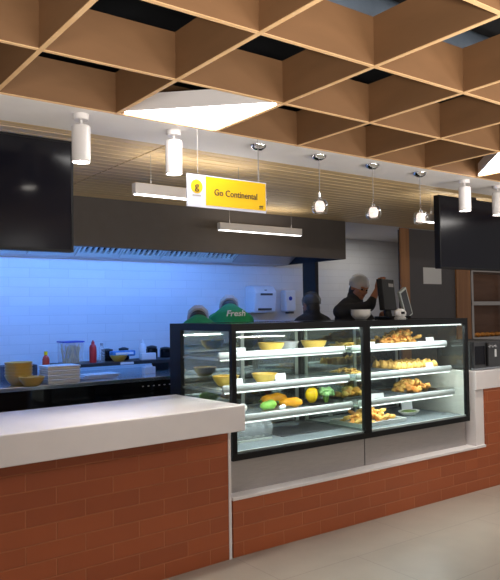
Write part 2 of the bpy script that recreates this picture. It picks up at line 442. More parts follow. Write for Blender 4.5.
# ------------------------------------------------------------------ display cases
def display_case(x0, W, label, left_thick):
    t = thing('display_case', label, 'display case', (x0, 3.5, 0), 0)
    D = .78
    part('base_panel', MB().box(.004, W-.004, .045, D-.02, .366, .572), M['steel'], t, label='brushed steel base panel')
    f = MB().box(0, W, 0, D, .572, .612)
    part('bottom_frame', f, M['black'], t, bevel=.002)
    part('deck', MB().box(.03, W-.03, .03, D-.05, .612, .622), M['deck'], t)
    part('sill_strip', MB().box(.025, W-.025, .012, .03, .612, .626), M['rail'], t, label='pale sill strip')
    # top frame, glossy black lid
    tp = MB().box(0, W, 0, .035, 1.385, 1.432).box(0, W, D-.05, D, 1.385, 1.432)
    tp.box(0, .035, .035, D-.05, 1.385, 1.432).box(W-.035, W, .035, D-.05, 1.385, 1.432)
    part('top_frame', tp, M['black'], t)
    part('lid', MB().box(.035, W-.035, .035, D-.05, 1.405, 1.430), M['blackgloss'], t)
    for x in (0, W-.035):
        part('post', MB().box(x, x+.035, 0, .03, .612, 1.385), M['black'], t)
    rw = (.15 if left_thick else .03)
    part('rear_post', MB().box(0, .03, D-rw, D, .612, 1.385), M['black'], t)
    part('rear_post', MB().box(W-.03, W, D-.03, D, .612, 1.385), M['black'], t)
    part('front_pane', MB().box(.035, W-.035, .010, .012, .612, 1.385), M['glass'], t)
    part('end_pane', MB().box(.012, .014, .03, D-rw, .612, 1.385), M['endglass'], t)
    part('end_pane', MB().box(W-.014, W-.012, .03, D-.03, .612, 1.385), M['endglass'], t)
    for a, b, y in ((.03, W/2+.02, D-.045), (W/2-.02, W-.03, D-.03)):
        d = part('rear_door', MB().box(a, b, y, y+.004, .63, 1.385), M['rearglass'], t)
        for xa in (a, b-.03):
            part('door_stile', MB().box(xa, xa+.03, y-.004, y+.009, .615, 1.385), M['alu'], d)
    # shelves, white price rails with LED strips under them
    for z, y0 in ((1.212, .20), (1.000, .155), (.802, .13)):
        s = part('shelf', MB().box(.03, W-.045, y0, D-.09, z-.008, z), M['shelfglass'], t)
        r = MB().loft([(.03, y0-.012, z+.008), (W-.05, y0-.012, z+.008)], [(.024, .010)]*2, 12, side=(0, .15, 1))
        part('price_rail', r, M['rail'], s, smooth=True, label='white price rail')
        part('led_strip', MB().box(.04, W-.06, y0-.010, y0-.002, z-.026, z-.018), M['led'], s)
        for xs in (.02, W-.035):
            part('bracket', MB().box(xs, xs+.012, y0, D-.09, z-.022, z-.009), M['alu'], s)
    part('led_strip', MB().box(.04, W-.04, .037, .047, 1.374, 1.385), M['led'], t)
    for y, z, e in ((.06, 1.371, 4.2), (.25, 1.200, .9), (.205, .988, .9), (.18, .790, .9)):
        l = area('led_light', (W/2, y, z), W-.16, .012, e, (.95, 1, .98)); l.parent = t
    part('led_housing', MB().box(.04, W-.04, .047, .085, 1.372, 1.385), M['rail'], t)
    return t
display_case(2.43, 1.209, 'black framed glass display case with vegetables and yellow bowls, next to the white counter', True)
display_case(3.64, 1.209, 'black framed glass display case full of fried snacks, next to the microwave', False)
ZS = {1: 1.2125, 2: 1.0005, 3: .8025, 0: .6225}

# ------------------------------------------------------------------ bowls, plates, food
def bowl_mb(r, h, th=.006):
    return MB().lathe([(0, 0), (r*.52, 0), (r*.62, h*.12), (r*.86, h*.55), (r, h), (r-th, h), (r*.86-th, h*.55), (r*.60-th, h*.16), (0, h*.12)], 28)
bowl_me = bowl_mb(.10, .072).mesh('bowl')
def bowl(name, x, y, z, label, mat, s=1., group=None, rot=(0, 0, 0)):
    me = bowl_me.copy(); 
    o = link(name, me, M[mat], loc=(x, y, z), smooth=True, rot=rot); o.scale = (s, s, s)
    return tag(o, label, 'bowl', group)
bowl('bowl', 3.02, 3.85, ZS[1], 'yellow bowl standing alone mid shelf, top shelf of the left display case', 'yellow')
bowl('bowl', 3.44, 3.86, ZS[1], 'yellow bowl beside a white bowl, top shelf of the left display case', 'yellow')
bowl('bowl', 3.28, 3.99, ZS[1], 'white bowl beside a yellow bowl, top shelf of the left display case', 'paper', .95)
bowl('bowl', 2.64, 3.88, ZS[2], 'yellow bowl at the left end of the middle shelf in the display case', 'yellow', .95)
bowl('bowl', 2.95, 3.84, ZS[2], 'yellow bowl with a white price card, middle of the second shelf', 'yellow', .95)

def price_card(x, y, z, w, h, label):
    t = thing('price_card', label, 'price card', (x, y, z), -.12)
    part('card', MB().box(-w/2, w/2, 0, .002, .004, h, mat=Matrix.Rotation(-.2, 4, 'X')), M['paper'], t)
    part('holder', MB().box(-w/2, w/2, -.004, .018, 0, .006), M['clearplastic'], t)
price_card(2.70, 3.80, ZS[1], .11, .05, 'white price card at the left end of the top shelf')
price_card(2.66, 3.775, ZS[2], .10, .055, 'white price card in front of the leftmost bowl on the second shelf')
price_card(3.02, 3.74, ZS[2], .085, .07, 'white price card in front of the yellow bowl, second shelf')
price_card(4.68, 3.755, ZS[1], .09, .06, 'white price card beside the snack pile, top shelf right case')
price_card(3.96, 3.765, ZS[1], .09, .045, 'white price card beside the yellow chips, top shelf right case')
price_card(4.63, 3.725, ZS[2], .08, .06, 'white price card beside the row of pastries, second shelf right case')
price_card(3.985, 3.725, ZS[3], .13, .05, 'white price card by the frame post, third shelf right case')
price_card(4.54, 3.90, ZS[0], .12, .10, 'white price card behind the oval dish on the case bottom')

# vegetables on the third shelf of the left case
def squash(x, y, z, L, r, mat, label, rz, bend=.02, name='squash', stem=True):
    t = thing(name, label, 'vegetable', (x, y, z), rz)
    pts = [(-L/2+L*i/8, bend*math.sin(PI*i/8), r) for i in range(9)]
    part('flesh', MB().loft(pts, [r*.62, r*.8, r*.86, r*.84, r*.86, r*.94, r, r*.95, r*.72], 18), M[mat], t, smooth=True)
    if stem: part('stem', MB().loft([(-L/2-.005, 0, r), (-L/2-.035, 0, r*1.05)], [.009, .012], 10), M['stem'], t, smooth=True)
squash(3.135, 3.98, ZS[3], .20, .048, 'squash', 'long orange squash lying at the back of the third shelf', .1)
squash(2.985, 3.85, ZS[3], .13, .036, 'green', 'short light green gourd in front of the orange squash', .3, .0, 'gourd', False)
squash(3.20, 3.86, ZS[3], .13, .036, 'squash', 'small yellow squash right of the green gourd', -.7, .01)
squash(3.075, 3.80, ZS[3], .06, .019, 'paper', 'small white root between the green gourd and yellow squash', .4, 0, 'white_root', False)
squash(2.765, 3.86, ZS[3], .11, .032, 'foam', 'pale root vegetable beside the counter corner, third shelf', .9, 0, 'pale_root', False)

pt = one('plate', MB().lathe([(0, 0), (.09, 0), (.14, .014), (.138, .018), (.09, .006), (0, .006)], 32), M['blackmat'], 'black round plate carrying the pepper and broccoli', 'plate', (3.475, 3.88, ZS[3]), smooth=True)
def pepper(x, y, z, s, mat, label):
    t = thing('bell_pepper', label, 'vegetable', (x, y, z))
    def fn(v):
        a = math.atan2(v.y, v.x); k = .90+.17*abs(math.cos(2*a))
        dz = .12*max(0, 1-((v.x**2+v.y**2)**.5)*2.4)
        return Vector((v.x*k*(1+.12*v.z), v.y*k*(1+.12*v.z), v.z-math.copysign(dz, v.z)))
    part('flesh', MB().ell((0, 0, s*1.08), (s*.9, s*.9, s*1.1), 28, fn=fn), M[mat], t, smooth=True)
    part('stem', MB().loft([(0, 0, s*2.0), (.006, 0, s*2.35)], [.008, .011], 10), M['stem'], t, smooth=True)
zp = ZS[3]+.0062
pepper(3.432, 3.885, zp, .056, 'pepper', 'glossy yellow bell pepper on the black plate')
pepper(3.52, 3.960, zp, .040, 'redveg', 'small red pepper peeking out behind the yellow bell pepper')
t = thing('broccoli', 'green broccoli head on the black plate beside the pepper', 'vegetable', (3.545, 3.85, zp))
part('stalk', MB().loft([(0, 0, .012), (0, 0, .05)], [.018, .026], 12), M['green'], t, smooth=True)
mb = MB()
rr = random.Random(3)
for i in range(34):
    a = rr.uniform(0, 2*PI); e = rr.uniform(.05, 1); q = math.sqrt(1-e*e*.8)
    mb.ell((.050*q*math.cos(a), .050*q*math.sin(a), .060+.042*e), (.021, .021, .019), 10)
part('florets', mb, M['broc'], t, smooth=True)

def tray(x0, x1, y0, y1, z, label, mat='steeltop', h=.022):
    t = thing('tray', label, 'tray', ((x0+x1)/2, (y0+y1)/2, z))
    a, b = (x1-x0)/2, (y1-y0)/2
    part('base', MB().box(-a+.01, a-.01, -b+.01, b-.01, 0, .004), M[mat], t)
    r = MB()
    r.box(-a, a, -b, -b+.01, 0, h).box(-a, a, b-.01, b, 0, h).box(-a, -a+.01, -b+.01, b-.01, 0, h).box(a-.01, a, -b+.01, b-.01, 0, h)
    part('rim', r, M[mat], t, bevel=.003)
    return t

# fried pieces: three meshes of each kind, every piece an object
def finger_me(L, r, mat, seed):
    rn = random.Random(seed)
    pts = [(-L/2+L*i/5, .012*math.sin(i*.9+seed), rn.uniform(-.003, .003)) for i in range(6)]
    me = MB().loft(pts, [r*rn.uniform(.65, 1.15) for _ in range(6)], 9).mesh('fried_snack'); me.materials.append(M[mat]); me.shade_smooth()
    return me
def nugget_me(r, mat, seed):
    rn = random.Random(seed); ks = [rn.uniform(-.25, .25) for _ in range(6)]
    fn = lambda v: v*(1+ks[0]*math.sin(3*v.x+ks[1]*9)+ks[2]*math.sin(4*v.y+ks[3]*9)+ks[4]*math.cos(3.5*v.z))
    me = MB().ell((0, 0, 0), (r*1.35, r, r*.9), 14, fn=fn).mesh('fried_nugget'); me.materials.append(M[mat]); me.shade_smooth()
    return me
def samosa_me(s):
    def fn(v):
        k = 1-.5*max(0, v.z)
        w = .8+.28*math.cos(3*math.atan2(v.y, v.x))
        return Vector((v.x*k*w, v.y*k*w, v.z))
    me = MB().ell((0, 0, s*.85), (s, s, s*.95), 18, fn=fn).mesh('samosa'); me.materials.append(M['samosa']); me.shade_smooth()
    return me
FING = [finger_me(.115, .017, 'fry1', 1), finger_me(.10, .018, 'fry2', 2), finger_me(.125, .016, 'fry1', 3)]
CHIP = [finger_me(.085, .008, 'fry1', 4), finger_me(.075, .008, 'samosa', 5), finger_me(.095, .0075, 'fry1', 6)]
NUG = [nugget_me(.024, 'fry1', 7), nugget_me(.026, 'fry2', 8), nugget_me(.022, 'fry1', 9)]
SAM = [samosa_me(.034)]
def pile(name, meshes, n, cx, cy, z, hx, hy, hz, label, group, cat='snack', seed=1, flat=.5, lift=.014):
    rn = random.Random(seed)
    for i in range(n):
        q = (i+.5)/n
        lay = q**1.25
        sx = 1-.72*lay; sy = 1-.6*lay
        x = cx+rn.uniform(-1, 1)*hx*sx; y = cy+rn.uniform(-1, 1)*hy*sy
        o = bpy.data.objects.new(name, meshes[i % len(meshes)]); C.objects.link(o)
        o.location = (x, y, z+lift+hz*lay)
        o.rotation_euler = (rn.uniform(-1, 1)*flat, rn.uniform(-1, 1)*flat, rn.uniform(0, PI))
        tag(o, label, cat, group)

tray(4.17, 4.79, 3.74, 4.12, ZS[1], 'steel tray heaped with fried snacks on the top shelf, right case')
pile('fried_snack', FING, 46, 4.46, 3.93, ZS[1]+.004, .25, .13, .085, 'golden fried finger snack heaped on the steel tray, top shelf', 'fried fingers on the top shelf', seed=11)
tray(3.685, 3.925, 3.76, 4.10, ZS[1], 'narrow steel tray of yellow chips on the top shelf')
pile('potato_chip', CHIP, 24, 3.805, 3.92, ZS[1]+.004, .085, .12, .022, 'thin yellow potato chip on the narrow tray, top shelf', 'chips on the top shelf', seed=12, flat=.2, lift=.010)
tray(3.675, 3.99, 3.72, 4.10, ZS[2], 'steel tray of slim fried sticks on the second shelf')
pile('fried_stick', CHIP, 30, 3.835, 3.90, ZS[2]+.004, .11, .14, .03, 'slim golden fried stick on the tray, second shelf', 'fried sticks on the second shelf', seed=13, flat=.2, lift=.010)
tray(4.24, 4.79, 3.72, 4.10, ZS[2], 'steel tray of upright golden pastries on the second shelf')
k = 0
for r in range(4):
    for c in range(8):
        o = bpy.data.objects.new('samosa', SAM[0]); C.objects.link(o)
        o.location = (4.295+c*.064+random.uniform(-.004, .004), 3.775+r*.085, ZS[2]+.005); o.rotation_euler = (0, 0, random.uniform(0, 6))
        o.scale = (1, 1, random.uniform(1.05, 1.35))
        tag(o, 'upright golden pastry standing in rows on the tray, second shelf', 'pastry', 'pastries on the second shelf')
tray(4.34, 4.79, 3.70, 4.08, ZS[3], 'steel tray heaped with fried nuggets on the third shelf')
pile('fried_nugget', NUG, 60, 4.565, 3.88, ZS[3]+.004, .185, .14, .075, 'orange brown fried nugget heaped on the tray, third shelf', 'fried nuggets on the third shelf', seed=14, lift=.018)
tray(3.74, 4.06, 3.86, 4.10, ZS[3], 'dark tray of mixed fried pieces at the back, third shelf', 'blackmat')
pile('fried_nugget', [NUG[1], NUG[0]], 22, 3.90, 3.98, ZS[3]+.004, .12, .08, .05, 'fried nugget on the dark tray at the back, third shelf', 'fried nuggets on the dark tray', seed=15, lift=.018)
tray(3.685, 4.20, 3.62, 3.96, ZS[0], 'white tray of fried snacks on the bottom of the right case', 'rail', .03)
pile('fried_snack', FING, 44, 3.93, 3.80, ZS[0]+.004, .20, .12, .07, 'golden fried finger snack on the white tray, case bottom', 'fried fingers on the case bottom', seed=16)
t = thing('oval_dish', 'pale oval dish with green filling on the case bottom, right case', 'dish', (4.47, 3.83, ZS[0]), .1)
b = bowl_mb(.11, .035); b.v = [Vector((v.x, v.y*.7, v.z)) for v in b.v]
part('dish', b, M['foam'], t, smooth=True)
part('filling', MB().ell((0, 0, .026), (.085, .058, .016), 18), M['salad'], t, smooth=True)

# dark mat and clear plates on the bottom of the left case
one('serving_mat', MB().box(-.28, .28, -.16, .16, 0, .004), M['darkgrey'], 'dark flat tray lying at the right end of the left case bottom', 'tray', (3.30, 3.90, ZS[0]))
for i in range(5):
    one('glass_plate', MB().lathe([(0, 0), (.05, 0), (.085, .008), (.084, .011), (.05, .003), (0, .003)], 26), M['clearplastic'],
        'clear plate leaning upright in a row at the left end of the case bottom', 'plate', (2.60+.07*i, 3.80, ZS[0]+.080), 'clear plates in the left case', smooth=True, rot=(0, 1.25, .5))
one('plate_rack', MB().box(-.20, .20, -.05, -.04, 0, .012).box(-.20, .20, .04, .05, 0, .012), M['alu'], 'low metal rack under the row of clear plates', 'rack', (2.74, 3.80, ZS[0]))

# ------------------------------------------------------------------ lamps and sign
def spot(x, label):
    t = thing('cylinder_spotlight', label, 'spotlight', (x, 3.18, CEIL))
    part('canopy', MB().lathe([(0, 0), (.040, 0), (.040, -.022), (.036, -.028), (0, -.028)], 24), M['lampwhite'], t, smooth=True)
    part('stem', MB().lathe([(.007, -.028), (.007, -.060)], 10), M['lampwhite'], t, smooth=True)
    part('lamp_body', MB().lathe([(0, -.056), (.040, -.056), (.046, -.062), (.046, -.240), (.042, -.240), (.040, -.225), (0, -.225)], 28), M['lampwhite'], t, smooth=True)
    part('lens', MB().lathe([(0, -.228), (.038, -.228), (.038, -.236), (0, -.236)], 24), M['lens'], t)
    L = bpy.data.lights.new('spot_beam', 'SPOT'); L.energy = 20; L.spot_size = math.radians(70); L.spot_blend = .8; L.color = (1, .92, .82); L.shadow_soft_size = .03
    o = bpy.data.objects.new('spot_beam', L); C.objects.link(o); o.parent = t; o.location = (0, 0, -.245)
spot(1.312, 'white cylinder spotlight beside the edge of the left wall screen')
spot(1.842, 'white cylinder spotlight just left of the hanging yellow sign')
spot(4.410, 'white cylinder spotlight in front of the left edge of the right wall screen')
spot(4.845, 'white cylinder spotlight at the right edge in front of the right wall screen')

def pendant(x, label):
    t = thing('pendant_lamp', label, 'pendant lamp', (x, 3.18, CEIL))
    part('canopy', MB().lathe([(.050, 0), (.050, -.006), (.042, -.020), (.022, -.032), (0, -.036)], 26), M['chrome'], t, smooth=True)
    part('cord', MB().lathe([(.0022, -.034), (.0022, -.262)], 8), M['wire'], t)
    part('socket', MB().lathe([(0, -.235), (.006, -.235), (.007, -.27), (.018, -.282), (.018, -.292), (0, -.292)], 16), M['chrome'], t, smooth=True)
    sh = MB().lathe([(.022, -.284), (.040, -.290), (.053, -.312), (.054, -.340), (.047, -.366), (.036, -.376), (.033, -.373), (.043, -.362), (.049, -.340), (.048, -.314), (.038, -.295), (.022, -.289)], 28)
    part('glass_shade', sh, M['lampglass'], t, smooth=True)
    part('bulb', MB().lathe([(0, -.293), (.022, -.297), (.031, -.314), (.032, -.340), (.025, -.360), (0, -.364)], 20), M['bulb'], t, smooth=True)
pendant(2.42, 'glass pendant lamp mostly hidden behind the yellow hanging sign')
pendant(2.905, 'glass globe pendant lamp nearest the right end of the yellow sign')
pendant(3.395, 'glass globe pendant lamp, middle one of those right of the sign')
pendant(3.885, 'glass globe pendant lamp closest to the right wall screen')

def linear(x0, x1, y, z, label):
    t = thing('pendant_linear_light', label, 'linear lamp', (x0, y, z))
    L = x1-x0
    u = area('added_uplight', (L/2, 0, .07), L*.95, .04, .8, (1, .95, .88), (PI, 0, 0)); u.parent = t  # upward light added on top of the lamp to brighten the slats
    part('housing', MB().box(0, L, -.025, .025, 0, .066), M['lampwhite'], t, bevel=.003)
    part('diffuser', MB().box(.01, L-.01, -.020, .020, -.006, 0), M['linear'], t)
    for w in (.12, L-.12):
        part('suspension_wire', MB().lathe([(.0015, .066), (.0015, CEIL-z)], 6, c=(w, 0, 0)), M['wire'], t)
linear(1.885, 2.80, 3.75, 2.245, 'white linear lamp hanging behind the left end of the yellow sign')
linear(3.415, 4.395, 5.1, 2.262, 'white linear lamp hanging in front of the charcoal fascia below the sign')
linear(4.60, 5.55, 3.75, 2.262, 'white linear lamp hanging mostly behind the right wall screen')

sg = thing('hanging_sign', 'yellow hanging sign reading Go Continental with a round g logo', 'sign', (2.123, 3.075, 2.1615))
a, h = .266, .0885
part('board', MB().box(-a, a, -.004, .004, -h, h), M['signwhite'], sg)
part('yellow_panel', MB().box(-a+.118, a-.005, -.006, -.004, -h+.014, h-.006), M['signyellow'], sg, label='yellow face of the sign')
part('lettering', upright(fit(text_mb('Go Continental', .050, 1.3, 0, .001, .0004), .292), .052, -.008, -.001), M['signdark'], sg, label='dark words Go Continental')
part('logo_disc', MB().lathe([(0, 0), (.037, 0), (.037, .002), (0, .002)], 32, mat=Matrix.Translation((-a+.060, -.004, .022)) @ Matrix.Rotation(PI/2, 4, 'X')), M['signyellow'], sg, label='yellow disc')
part('logo_letter', upright(text_mb('g', .058, 1.1, 0, .001, .0), -a+.060, -.0085, .024), M['signdark'], sg, label='letter g')
part('logo_caption', MB().box(-a+.034, -a+.086, -.0055, -.004, -.030, -.023), M['wire'], sg)
part('corner_mark', upright(text_mb('gg', .030, 1.1, 0, .0008, .0006), a-.040, -.0075, -h+.036), M['signdark'], sg)
for x in (-a+.07, a-.055):
    part('suspension_wire', MB().lathe([(.0012, h), (.0012, CEIL-2.1615)], 6, c=(x, 0, 0)), M['wire'], sg)

# ------------------------------------------------------------------ wall screens
def tv(x0, x1, label):
    t = thing('wall_screen', label, 'screen', ((x0+x1)/2, 3.58, 2.155))
    w = (x1-x0)/2
    part('screen_panel', MB().box(-w+.012, w-.012, -.002, .03, -.292, .297), M['screen'], t)
    f = MB().box(-w, w, -.006, .05, -.306, -.292).box(-w, w, -.006, .05, .297, .309).box(-w, -w+.012, -.006, .05, -.292, .297).box(w-.012, w, -.006, .05, -.292, .297)
    part('bezel', f, M['black'], t)
    part('back_cover', MB().box(-w*.7, w*.7, .05, .09, -.2, .2), M['blackmat'], t)
    part('ceiling_bracket', MB().box(-.04, .04, .06, .10, .2, CEIL-2.155), M['blackmat'], t)
tv(.30, 1.428, 'large black wall screen at the left edge, above the white counter')
tv(4.605, 5.74, 'large black wall screen at the right edge, above the microwave')

# ------------------------------------------------------------------ hood over the back kitchen
hd = thing('extractor_hood', 'long charcoal extractor hood across the back of the kitchen', 'extractor hood', (0, 5.38, 2.08))
part('front_panel', MB().box(-2.5, 5.29, 0, .04, 0, .42), M['fascia'], hd, label='charcoal fascia')
part('end_panel', MB().box(5.25, 5.29, .04, 1.265, 0, .42), M['black'], hd)
part('top_plate', MB().box(-2.5, 5.25, .04, 1.265, .30, .33), M['steel'], hd)
part('back_plate', MB().box(-2.5, 5.25, .95, 1.265, 0, .03), M['steel'], hd, label='steel underside')
part('front_plate', MB().box(-2.5, 5.25, .04, .60, .20, .23), M['steel'], hd)
# grease filters tilted towards the cooks, dark slots between their baffles
TF = Matrix.Translation((0, .60, .20)) @ Matrix.Rotation(-math.atan2(.2, .35), 4, 'X')
def filt(x0, x1, y0, y1, z0, z1, m=None): return (m or MB()).box(x0, x1, y0, y1, z0, z1, mat=TF)
x = 1.60
while x < 4.0:
    f = filt(x, x+.46, 0, .07, 0, .03); filt(x, x+.46, .34, .403, 0, .03, f)
    filt(x, x+.02, .07, .34, 0, .03, f); filt(x+.44, x+.46, .07, .34, 0, .03, f)
    q = part('hood_filter', f, M['alu'], hd)
    bf = MB()
    for i in range(7):
        filt(x+.040+.060*i, x+.064+.060*i, .07, .34, 0, .02, bf)
    part('baffles', bf, M['alu'], q)
    part('grease_tray', filt(x+.02, x+.44, .07, .34, .045, .05), M['gap'], q)
    x += .47
part('blank_plate', filt(x, 5.25, 0, .403, 0, .03), M['steel'], hd)
part('blank_plate', filt(-2.5, 1.60, 0, .403, 0, .03), M['steel'], hd)
part('led_strip', MB().box(-1.4, 4.6, .0405, .05, .004, .036), M['blueled'], hd, label='blue-white light strip')
one('steel_post', MB().box(0, .05, 0, .22, 0, 2.08), M['gap'], 'black upright post under the right end of the hood', 'post', (5.235, 5.83, 0))

# ------------------------------------------------------------------ back counter
bc = thing('back_counter', 'black fronted kitchen counter with a steel top along the back wall', 'counter', (0, 5.5, 0))
part('cabinet', MB().box(-1.5, 4.9, .02, 1.14, .08, .895), M['blackgloss'], bc)
part('kick_board', MB().box(-1.5, 4.9, .07, 1.1, 0, .08), M['blackmat'], bc)
part('worktop', MB().box(-1.5, 4.92, 0, 1.145, .895, .93), M['steeltop'], bc, bevel=.004)
dr = part('oven_door', MB().box(2.38, 3.4, -.005, .02, .30, .80), M['blackgloss'], bc)
cp = part('control_panel', MB().box(2.38, 3.4, -.006, .02, .81, .89), M['blackgloss'], bc)
for i in range(7):
    part('indicator', MB().box(2.83+.055*i, 2.845+.055*i, -.009, -.006, .85, .857), M['paper'], cp)
rs = thing('raised_shelf', 'black raised shelf on the back counter carrying bottles and tubs', 'shelf', (0, 6.0, .93))
part('board', MB().box(2.28, 4.6, 0, .40, .085, .115), M['blackmat'], rs)
for x in (2.30, 3.4, 4.5):
    part('leg', MB().box(x, x+.03, .02, .38, 0, .085), M['blackmat'], rs)
part('label_plate', MB().box(2.86, 3.0, -.003, 0, .09, .112), M['paper'], rs)
ZC, ZR = .9302, 1.0452

for i in range(5):
    bowl('bowl', 1.80, 5.72, ZC+.026*i, 'mustard bowl in the nested stack on the back counter', 'mustard', 1.15, 'stacked mustard bowls')
bowl('bowl', 1.845, 5.525, ZC, 'single mustard bowl in front of the stacked bowls, back counter', 'mustard', 1.05)
def foam_box(z, label):
    t = thing('foam_box', label, 'food box', (2.13, 5.66, z), 0, 'stacked white foam boxes')
    part('tray', MB().prism([(-.14, -.11), (.14, -.11), (.14, .11), (-.14, .11)], 0, .022), M['foam'], t, bevel=.006)
    part('lid', MB().box(-.145, .145, -.115, .115, .023, .036), M['foam'], t, bevel=.005)
for i in range(4):
    foam_box(ZC+.037*i, 'white foam food box in the stack beside the mustard bowls')

def tub(x, y, z, w, d, h, mat, label, lid=None):
    t = thing('storage_tub', label, 'tub', (x, y, z))
    part('tub', MB().box(-w/2, w/2, -d/2, d/2, 0, h), M[mat], t, bevel=.008)
    if lid: part('lid', MB().box(-w/2-.006, w/2+.006, -d/2-.006, d/2+.006, h, h+.014), M[lid], t, bevel=.003)
    return t
tub(1.86, 6.25, ZC, .15, .2, .125, 'darktub', 'dark patterned tub behind the mustard bowls, nearer the edge')
tub(2.03, 6.27, ZC, .17, .2, .125, 'darktub', 'dark patterned tub between the mustard bowls and the foam boxes')
pt = tub(2.43, 6.17, ZR, .19, .18, .20, 'clearplastic', 'clear tub of pasta with a blue lid on the raised shelf', 'bluelid')
mb = MB(); rr = random.Random(5)
for i in range(40):
    x, y = rr.uniform(-.07, .07), rr.uniform(-.065, .065)
    mb.loft([(x, y, .01), (max(-.085, min(.085, x+rr.uniform(-.05, .05))), max(-.08, min(.08, y+rr.uniform(-.03, .03))), rr.uniform(.12, .18))], [.005, .005], 6)
po = part('pasta', mb, M['pasta'], pt); po['kind'] = 'stuff'
def bottle(name, x, y, z, r, h, mat, capmat, label, tip=False):
    t = thing(name, label, 'bottle', (x, y, z))
    part('body', MB().lathe([(0, 0), (r, 0), (r*1.02, h*.1), (r, h*.68), (r*.75, h*.78), (r*.42, h*.82), (r*.42, h*.84), (0, h*.84)], 20), M[mat], t, smooth=True)
    pr = [(0, h*.84), (r*.5, h*.84), (r*.45, h*.9), (r*.12, h), (0, h)] if tip else [(0, h*.84), (r*.5, h*.84), (r*.5, h*.97), (0, h*.97)]
    part('cap', MB().lathe(pr, 16), M[capmat], t, smooth=True)
bottle('sauce_bottle', 2.645, 6.15, ZR, .034, .215, 'red', 'red', 'red squeeze sauce bottle on the raised back shelf', True)
bottle('clear_bottle', 2.735, 6.15, ZR, .030, .19, 'clearplastic', 'wire', 'grey translucent bottle right of the red sauce bottle')
bottle('juice_bottle', 2.185, 6.15, ZC, .032, .25, 'redveg', 'pepper', 'small red bottle with a yellow cap behind the foam boxes')
bottle('white_bottle', 3.20, 6.2, ZR, .034, .20, 'paper', 'paper', 'white bottle standing on the raised back shelf', True)
tub(3.20, 6.08, ZR, .16, .05, .07, 'paper', 'small white box in front of the white bottle')
bowl('bowl', 2.90, 6.12, ZR, 'yellow bowl of wrapped packets on the raised back shelf', 'yellow', .85)
t = thing('packet', 'blue and white packet lying in the yellow bowl on the raised shelf', 'packet', (2.96, 6.16, ZR+.045), .1)
part('wrapper', MB().box(-.13, .13, -.04, .04, 0, .055), M['pinkcuff'], t, bevel=.012)
part('label_strip', MB().box(-.10, .10, -.043, -.04, .018, .04), M['paper'], t)
for i, (x, w, h) in enumerate(((2.86, .16, .12), (3.04, .14, .125), (3.36, .15, .13), (3.52, .15, .11), (3.70, .14, .12))):
    where = ('behind the yellow bowl', 'behind the blue packet', 'right of the white bottle', 'second right of the white bottle', 'closest to the display case')[i]
    t = thing('black_jar', 'black lidded jar on the raised back shelf, '+where, 'jar', (x, 6.30, ZR))
    part('body', MB().lathe([(0, 0), (w*.36, 0), (w*.4, .015), (w*.4, h*.75), (w*.3, h*.8), (0, h*.8)], 20), M['blackgloss'], t, smooth=True)
    part('lid', MB().lathe([(0, h*.8), (w*.36, h*.8), (w*.36, h*.92), (w*.1, h), (0, h)], 20), M['blackmat'], t, smooth=True)
for i in range(3):
    one('plate', MB().box(-.16, .16, -.10, .10, 0, .006).box(-.17, .17, -.11, .11, .006, .012), M['paper'], 'flat white oblong plate in the low stack on the back counter', 'plate', (2.52+.015*i, 5.80, ZC+.0125*i), 'stacked oblong plates', bevel=.003)
t = thing('napkin_box', 'small white napkin box on the steel back counter near the display case', 'box', (3.09, 5.86, ZC), .05)
part('box', MB().box(-.06, .06, -.03, .03, 0, .065), M['paper'], t, bevel=.004)
part('napkin', MB().box(-.04, .04, -.004, .004, .065, .08), M['paper'], t)

# dispensers on the back wall
t = thing('towel_dispenser', 'large white paper towel dispenser on the tiled back wall', 'dispenser', (4.99, 6.65, 1.66))
part('cover', MB().add([(-.17, .002, -.16), (.17, .002, -.16), (.17, -.17, -.16), (-.17, -.17, -.16), (-.165, .002, .17), (.165, .002, .17), (.15, -.15, .17), (-.15, -.15, .17), (-.17, -.205, .09), (.17, -.205, .09), (-.17, .002, .09), (.17, .002, .09)], [(0, 3, 2, 1), (4, 5, 6, 7), (3, 8, 9, 2), (8, 7, 6, 9), (0, 10, 8, 3), (10, 4, 7, 8), (1, 2, 9, 11), (11, 9, 6, 5), (0, 1, 11, 10), (10, 11, 5, 4)]), M['paper'], t, bevel=.02)
part('window_slot', MB().box(-.08, .10, -.208, -.18, .050, .075), M['darkgrey'], t)
part('paper_slot', MB().box(-.10, .10, -.185, -.16, -.13, -.105), M['darkgrey'], t)
part('badge', MB().box(-.012, .022, -.194, -.17, .108, .118), M['darkgrey'], t)
t = thing('soap_dispenser', 'smaller white soap dispenser right of the paper towel dispenser', 'dispenser', (5.46, 6.65, 1.63))
part('cover', MB().box(-.085, .085, -.11, .002, -.12, .15), M['paper'], t, bevel=.02)
part('emblem', MB().lathe([(0, 0), (.026, 0), (.026, .004), (0, .004)], 20, mat=Matrix.Translation((-.01, -.110, .045)) @ Matrix.Rotation(PI/2, 4, 'X')), M['bluelid'], t, label='dark blue round emblem')
part('nozzle', MB().box(-.03, .05, -.10, -.03, -.145, -.12), M['darkgrey'], t)

